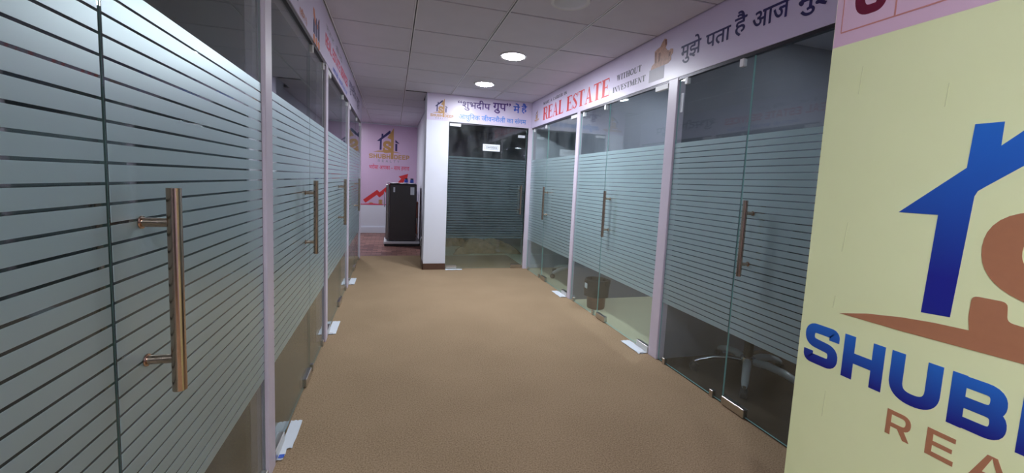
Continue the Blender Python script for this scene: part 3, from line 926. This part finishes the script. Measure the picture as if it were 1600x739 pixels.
# ---- pink wall print on the back wall
B = banner('wall_print', frame_front(YB - .0034), -1.6, .508, .62, ZC - .02, 'wall_print', 'pink wall print with house logo and rising red arrow above the refrigerator', 'wall print', th=.003)
house_logo(B, -.512, 1.652, .856, 'navy', 'gold', 'SHUBH|DEEP', 'REALTY', 'gold', 'grey_ink')
text_font(B, 'भरोसा आपका – साथ हमारा', -.507, .348, 1.40, 1.53, 'crimson', .02)
shape(B, 'arrow_mark', 'red', ([(-.60, .70), (-.337, .905), (-.281, .85), (-.06, 1.05), (.02, .98), (.24, 1.235)], .085), [(.326, 1.344), (.12, 1.275), (.285, 1.13)])
shape(B, 'skyline_mark', 'crimson', [(-1.6, .625), (-1.6, .66), (-1.2, .70), (-.8, .66), (-.64, .64), (-.45, .66), (-.2, .64), (.1, .66), (.508, .65), (.508, .625)])
for k in range(4):
    u = -.46 + .2 * k
    mb = MB()
    for j in range(1 + 2 * k):
        put(mb, [arc(u, .66 + .034 * j, .045, .018, 0, 360, 14)[:-1]], 0, 0, 1, 1)
    mb.build('coin_stack_mark', 'gold', B)

# ------------------------------------------------------------------ yellow board on the right (u = -y)
XBD = 1.15
B = banner('standing_board', frame_right(XBD), -.885, .16, 0.0, 1.98, 'yellow', 'tall pale yellow standing board with blue and copper logo, at the right edge', 'display board', th=.006)
MB().box((-.885, 0.0, -.022), (.16, 1.98, -.006)).build('core', 'board_core', B)
MB().box((-.884, 1.667, 0.0), (.159, 1.979, .0003)).build('pink_band', 'pinkband', B)
for u in (-.78, .06):
    MB().box((u - .015, 0.02, -.034), (u + .015, 1.7, -.022)).build('batten', 'brown_wood', B)
    a, b = Vector((u, .02, -.40)), Vector((u, 1.2, -.03))
    MB().tube([tuple(a), tuple(b)], .014, 4).build('strut', 'brown_wood', B)
shape(B, 'frame_line', 'salmon', ([(-.866, 1.702), (.15, 1.702)], .0035), ([(-.742, 1.702), (-.742, 1.97)], .0035), ([(-.866, 1.702), (-.866, 1.97)], .002))
for a, b in (((-.800, 1.60), (-.803, 1.53)), ((-.79, 1.20), (-.797, 1.12)), ((-.795, .735), (-.797, .66)), ((-.80, 1.0), (-.802, .965)), ((-.62, 1.52), (-.622, 1.47))):
    shape(B, 'scuff_mark', 'scuff', ([a, b], .0022))
text_shapes(B, 'G', sans, -.836, -.766, 1.727, .115, 'maroon', t=.24)
# house emblem, measured on the board
shape(B, 'roof_mark', 'house_grad', [(-.568, 1.426), (-.525, 1.426), (-.525, 1.379), (-.367, 1.530), (-.347, 1.50), (-.352, 1.455)] + [(-.540, 1.297), (-.549, 1.289), (-.553, 1.278)] + [(-.563, 1.019), (-.613, 1.014), (-.607, 1.235), (-.681, 1.235), (-.571, 1.337)])
shape(B, 'gable_mark', 'house_grad', [(-.227, 1.293), (-.132, 1.208), (-.132, 1.193), (-.227, 1.223)], [(-.227, 1.19), (-.177, 1.19), (-.177, 1.0), (-.227, 1.01)])
shape(B, 'letter_mark', 'copper_ink',
      (rounded([(-.36, 1.145), (-.36, 1.225), (-.502, 1.225), (-.502, 1.128), (-.36, 1.072), (-.36, 1.005), (-.45, 1.003)], .05, 8), .056),
      rounded([(-.530, 1.0), (-.5345, 1.030), (-.5335, 1.0745), (-.482, 1.0755), (-.479, 1.037), (-.40, 1.030), (-.40, .97)], .010, 4))
shape(B, 'blade_mark', 'copper_ink', [(-.427, 1.33), (-.267, 1.60), (-.267, .79), (-.332, .79), (-.332, 1.29)])
shape(B, 'swoosh_mark', 'copper_ink', [(-.784, .9565), (-.72, .976), (-.648, .9905), (-.59, .998), (-.53, 1.002), (-.45, 1.004), (-.30, .995), (-.10, .955), (-.30, .962), (-.449, .966), (-.557, .962), (-.644, .9585)])
for ch, a, b in (('S', -.867, -.776), ('H', -.763, -.670), ('U', -.656, -.560), ('B', -.545, -.457), ('H', -.442, -.350), ('D', -.25, -.155), ('E', -.14, -.062), ('E', -.045, .033), ('P', .05, .135)):
    text_shapes(B, ch, sans, a, b, .7945, .1135, 'text_grad', name='letter', t=.235)
for k, ch in enumerate('REALTY'):
    a = -.650 + .0775 * k
    text_shapes(B, ch, sans, a - (.006 if ch == 'A' else 0), a + .048 + (.010 if ch == 'A' else 0), .7055, .0605, 'copper_ink', name='letter', t=.17)

# ------------------------------------------------------------------ signs on the conference glass
FCS = frame_front(GC - .0052)
B = banner('paper_sign', FCS, 1.208, 1.456, 1.688, 1.782, 'paper', 'white paper CONFERENCE sign on the conference room glass', 'sign', th=.0008)
shape(B, 'border_line', 'black', *[([p, q], .003) for p, q in (((1.235, 1.712), (1.43, 1.712)), ((1.235, 1.76), (1.43, 1.76)), ((1.2365, 1.712), (1.2365, 1.76)), ((1.4285, 1.712), (1.4285, 1.76)))])
text_shapes(B, 'CONFERENCE', sans, 1.25, 1.415, 1.722, .027, 'black', gap=.2, t=.18)
B = banner('sticker', FCS, 1.719, 1.822, 1.905, 1.940, 'paper', 'small white sticker high on the conference room glass', 'sticker', th=.0008)
shape(B, 'printed_line', 'grey_ink', ([(1.735, 1.928), (1.80, 1.928)], .003), ([(1.735, 1.918), (1.785, 1.918)], .003))
B = banner('sticker', frame_right(GR - .0052), -2.500, -2.475, 1.80, 1.93, 'paper', 'narrow pale sticker on the glass beside the nearest right post', 'sticker', th=.0008)
shape(B, 'printed_line', 'grey_ink', ([(-2.493, 1.81), (-2.493, 1.92)], .003))

# ------------------------------------------------------------------ papers taped at the floor hinges
def paper(x0, x1, y0, y1, label, rz=0.0, notch=False):
    r = empty('paper_sheet', ((x0 + x1) / 2, (y0 + y1) / 2, 0.0), rz)
    tag(r, label, 'paper', 'white papers at the floor hinges')
    w, h = (x1 - x0) / 2, (y1 - y0) / 2
    nx, ny = 5, 8
    vs, fs = [], []
    for lvl in (0.0015, 0.003):
        for j in range(ny + 1):
            for i in range(nx + 1):
                x, y = -w + 2 * w * i / nx, -h + 2 * h * j / ny
                vs.append((x + random.uniform(-.002, .002), y + random.uniform(-.003, .003), lvl + .004 * abs(math.sin(i * 1.7 + j * .9)) * (1 if lvl else 0)))
    n = (nx + 1) * (ny + 1)
    for j in range(ny):
        for i in range(nx):
            if notch and j < 2 and i > 2: continue
            a = j * (nx + 1) + i
            fs.append((a + n, a + 1 + n, a + nx + 2 + n, a + nx + 1 + n))
            fs.append((a, a + nx + 1, a + nx + 2, a + 1))
    MB().add(vs, fs).build('sheet', 'paper', r, True)
    MB().box((-w * .6, -h * .95, .008), (w * .25, -h * .80, .0095)).build('tape', 'blue' if notch else 'plastic_white', r)
paper(-.476, -.424, 1.905, 2.21, 'white paper on the carpet beside the nearest left post', 0, True)
paper(-.476, -.415, 3.42, 3.72, 'white paper on the carpet beside the second left post')
paper(-.474, -.408, 4.99, 5.30, 'white paper on the carpet beside the third left post')
paper(1.826, 1.905, 2.64, 2.90, 'white paper on the carpet beside the nearest right post')
paper(1.825, 1.905, 4.185, 4.45, 'white paper on the carpet beside the far right post')
paper(.725, .96, 5.67, 5.735, 'white paper strip at the foot of the conference room door')

# ------------------------------------------------------------------ refrigerator corner
st = empty('appliance_stand', (.16, 8.02, 0))
tag(st, 'white tray stand with dark plinth under the refrigerator', 'stand')
MB().cbox((-.295, -.27, 0), (.325, .27, .045), .008).build('plinth', 'black_plastic', st)
MB().cbox((-.305, -.275, .045), (.335, .275, .088), .006).build('tray', 'plastic_white', st)
fr = empty('refrigerator', (.17, 8.03, .088))
tag(fr, 'dark grey refrigerator seen from its side, standing on a white stand', 'refrigerator')
MB().cbox((-.225, -.25, 0.01), (.255, .25, 1.04), .012).build('body', 'fridge_side', fr)
MB().cbox((-.285, -.25, .03), (-.23, .25, 1.04), .014).build('door', 'fridge_door', fr)
dh = MB().tube([(-.31, -.18, .62), (-.315, -.18, .66), (-.315, -.18, .86), (-.31, -.18, .90)], .010, 8).build('handle', 'chrome', fr, True)
MB().box((-.225, -.25, 1.04), (.255, .25, 1.052)).build('top_cover', 'black_plastic', fr)
MB().box((-.16, -.2515, .90), (-.13, -.25, .99)).build('sticker', 'paper', fr)
MB().box((.14, -.2515, .86), (.21, -.25, 1.00)).build('energy_sticker', 'paper', fr)
MB().tube([(.262, -.10, .12), (.285, -.18, .05), (.29, -.22, .15), (.27, -.12, .42)], .009, 6).build('cable', 'plastic_white', fr, True)
# cloth on the refrigerator
vs, fs = [], []
nx, ny = 24, 10
for k in (0, 1):
    for j in range(ny + 1):
        for i in range(nx + 1):
            x, y = -.28 + .53 * i / nx, -.248 + .49 * j / ny
            z = .012 + .006 * math.sin(i * .9) * math.cos(j * .7) + .014 * max(0, 1 - i / 4) - (.003 if k else 0)
            vs.append((x, y, max(z, .003)))
n = (nx + 1) * (ny + 1)
for j in range(ny):
    for i in range(nx):
        a = j * (nx + 1) + i
        fs += [(a, a + 1, a + nx + 2, a + nx + 1), (n + a, n + a + nx + 1, n + a + nx + 2, n + a + 1)]
cl = MB().add(vs, fs).build('cloth_cover', 'plastic_white', None, True)
cl.location = (.17, 8.03, 1.141)
tag(cl, 'white cloth cover lying on top of the refrigerator', 'cloth')
for k, (x, lb) in enumerate(((.24, 'small dark blue jar left on top of the refrigerator'), (.345, 'small dark blue jar right on top of the refrigerator'))):
    j = empty('jar', (x, 8.05, 1.162))
    tag(j, lb, 'jar', 'jars on the refrigerator')
    MB().lathe([(.028, 0), (.034, .006), (.034, .05), (.026, .062)], 16).build('body', 'blue_plastic', j, True)
    MB().lathe([(.028, .062), (.028, .08), (.024, .084)], 16).build('lid', 'black_plastic', j, True)
# dark panel leaning beside the pillar
pn = empty('folded_panel', (.475, 6.55, 0))
tag(pn, 'tall narrow black panel leaning between pillar and refrigerator', 'panel')
MB().add([(-.03, -.28, 0), (.0, -.28, 0), (.0, .30, 0), (-.03, .30, 0), (.01, -.26, 1.2), (.03, -.26, 1.2), (.03, .22, 1.24), (.01, .22, 1.24)],
         [(3, 2, 1, 0), (4, 5, 6, 7), (0, 1, 5, 4), (1, 2, 6, 5), (2, 3, 7, 6), (3, 0, 4, 7)]).build('board', 'black_plastic', pn)
MB().tube([(-.035, -.1, .22), (-.05, -.12, .24), (-.052, -.12, .32), (-.03, -.1, .36)], .008, 6).build('clip', 'plastic_white', pn, True)
bx = empty('wooden_box', (.40, 8.80, 0))
tag(bx, 'reddish brown wooden box behind the refrigerator', 'box')
MB().cbox((-.10, -.12, 0), (.10, .12, .74), .005).build('carcass', 'brown_wood', bx)
MB().cbox((-.11, -.13, .74), (.108, .13, .765), .004).build('lid', 'brown_wood', bx)
cn = empty('water_can', (.40, 8.80, .765))
tag(cn, 'blue plastic water can on the wooden box', 'can')
MB().lathe([(.075, 0), (.085, .01), (.085, .22), (.06, .27), (.03, .285)], 20).build('body', 'blue_plastic', cn, True)
MB().lathe([(.032, .285), (.032, .315), (.026, .32)], 16).build('cap', 'plastic_white', cn, True)

# ------------------------------------------------------------------ waste bin in the middle right cabin
b = empty('waste_bin', (2.065, 3.80, -.004))
tag(b, 'brown waste bin with black liner bag behind the middle right glass', 'bin')
MB().lathe([(.088, 0), (.092, .01), (.108, .26), (.112, .265), (.108, .27), (.10, .262), (.085, .02)], 24).build('bucket', 'bin_wood', b, True)
def wb(i, a): return 1 + .06 * math.sin(5 * a + 1.3 * i) + .045 * math.sin(11 * a + 2 * i)
MB().lathe([(.122, .13), (.127, .20), (.130, .26), (.124, .30), (.105, .305), (.085, .20)], 30, wob=wb).build('liner_bag', 'black_bag', b, True)
MB().box((-.141, -.05, .22), (-.136, .0, .27)).build('tag', 'paper', b)

# ------------------------------------------------------------------ office chairs
def office_chair(loc, rz, label, a0, wrapped, zseat=.46):
    r = empty('office_chair', loc, rz)
    tag(r, label, 'chair')
    MB().lathe([(.045, .085), (.05, .10), (.045, .15), (.03, .16)], 18).build('hub', 'chrome', r, True)
    MB().tube([(0, 0, .15), (0, 0, .28)], .03, 14).build('column_cover', 'black_plastic', r, True)
    MB().tube([(0, 0, .27), (0, 0, zseat - .04)], .016, 12).build('gas_lift', 'chrome', r, True)
    for k in range(5):
        a = a0 + k * 2 * math.pi / 5
        c, s = math.cos(a), math.sin(a)
        w = k in wrapped
        pts = [(.03, .125), (.12, .130), (.22, .116), (.30, .088), (.335, .07)]
        rr = [.024, .026, .024, .022, .016] if w else [.016, .014, .012, .010, .010]
        lg = MB().tube([(c * p, s * p, z) for p, z in pts], rr, 10).build('leg', 'wrap' if w else 'chrome', r, True)
        t = Vector((-s, c, 0))
        ctr = Vector((c * .335, s * .335, .03))
        MB().tube([tuple(ctr - t * .022), tuple(ctr - t * .018), tuple(ctr + t * .018), tuple(ctr + t * .022)], [.022, .03, .03, .022], 14).build('caster', 'black_plastic', lg, True)
        MB().tube([tuple(ctr + Vector((0, 0, .01))), tuple(ctr + Vector((0, 0, .05)))], .009, 8).build('caster_stem', 'chrome', lg, True)
    MB().cbox((-.10, -.13, zseat - .05), (.10, .13, zseat - .02), .008).build('tilt_plate', 'black_plastic', r)
    MB().cbox((-.25, -.25, zseat - .02), (.25, .25, zseat + .06), .035).build('seat', 'black_mesh', r, True)
    mb = MB()
    vs, fs = [], []
    for q in (0, 1):
        for j in range(9):
            for i in range(9):
                x, z = -.22 + .44 * i / 8, zseat + .14 + .50 * j / 8
                cv = .05 * ((i - 4) / 4) ** 2
                vs.append((x * (1 - .12 * (j / 8) ** 3), .26 - cv + .05 * (j / 8) + (.035 if q else 0), z))
    for j in range(8):
        for i in range(8):
            a = j * 9 + i
            fs += [(a, a + 1, a + 10, a + 9), (81 + a, 81 + a + 9, 81 + a + 10, 81 + a + 1)]
    rim = [i for i in range(9)] + [9 * j + 8 for j in range(1, 9)] + [72 + i for i in range(7, -1, -1)] + [9 * j for j in range(7, 0, -1)]
    for i in range(len(rim)):
        a, c2 = rim[i], rim[(i + 1) % len(rim)]
        fs.append((c2, a, a + 81, c2 + 81))
    mb.add(vs, fs).build('backrest', 'black_mesh', r, True)
    MB().tube([(0, .12, zseat - .03), (0, .28, zseat - .02), (0, .32, zseat + .08), (0, .31, zseat + .3)], .018, 10).build('back_bracket', 'black_plastic', r, True)
    for s in (-1, 1):
        ar = MB().tube([(s * .2, 0.05, zseat - .03), (s * .29, 0.05, zseat), (s * .30, 0.04, zseat + .2)], .014, 8).build('armrest', 'chrome', r, True)
        MB().cbox((s * .30 - .03, -.14, zseat + .2), (s * .30 + .03, .14, zseat + .225), .008).build('arm_pad', 'black_plastic', ar, True)
    return r
office_chair((2.36, 2.16, -.004), math.radians(200), 'office chair with plastic-wrapped star base behind the nearest right glass', math.radians(-50), (1, 2, 3, 4))
office_chair((2.42, 5.15, -.004), math.radians(120), 'office chair with pale wrapped base in the far right cabin', math.radians(70), (0, 1, 2, 3, 4))

# desk in the middle right cabin
d = empty('desk', (3.35, 3.3, -.004))
tag(d, 'brown desk standing deep in the middle right cabin', 'desk')
MB().cbox((-.30, -.60, .72), (.30, .60, .75), .004).build('top', 'desk', d)
for s in (-1, 1):
    MB().box((-.28, s * .57 - .01, 0), (.28, s * .57 + .01, .72)).build('side_panel', 'desk', d)
MB().box((-.27, -.56, .25), (-.25, .56, .72)).build('modesty_panel', 'desk', d)

# crumpled cloth on the conference room floor
def crumple(loc, sx, sy, h, seed, label):
    rnd = random.Random(seed)
    ph = [(rnd.uniform(2, 7), rnd.uniform(2, 7), rnd.uniform(0, 6.3)) for _ in range(7)]
    nx, ny = 44, 30
    vs, fs = [], []
    for q in (0, 1):
        for j in range(ny + 1):
            for i in range(nx + 1):
                u, v = -1 + 2 * i / nx, -1 + 2 * j / ny
                ang = math.atan2(v, u)
                e = 1 + .16 * math.sin(3 * ang + seed) + .10 * math.sin(7 * ang + 2 * seed) + .05 * math.sin(13 * ang)
                f = sum(abs(math.sin(a * u + b * v + c)) ** .7 * (1 if k < 3 else .5) for k, (a, b, c) in enumerate(ph)) / 5
                rr = max(abs(u), abs(v))
                z = h * f * max(0.0, 1 - rr ** 3) + .006
                vs.append((u * sx * e, v * sy * e, z if q else max(0.0, z - .006)))
    n = (nx + 1) * (ny + 1)
    for j in range(ny):
        for i in range(nx):
            a = j * (nx + 1) + i
            fs += [(n + a, n + a + 1, n + a + nx + 2, n + a + nx + 1), (a, a + nx + 1, a + nx + 2, a + 1)]
    o = MB().add(vs, fs).build('crumpled_cloth', 'sackcloth', None, True)
    o.location = loc
    tag(o, label, 'cloth')
crumple((1.62, 7.25, -.001), .50, .32, .26, 3, 'large crumpled brown cloth on the conference room floor')
crumple((1.10, 7.95, -.001), .28, .20, .18, 8, 'smaller crumpled brown cloth at the left of the conference room floor')
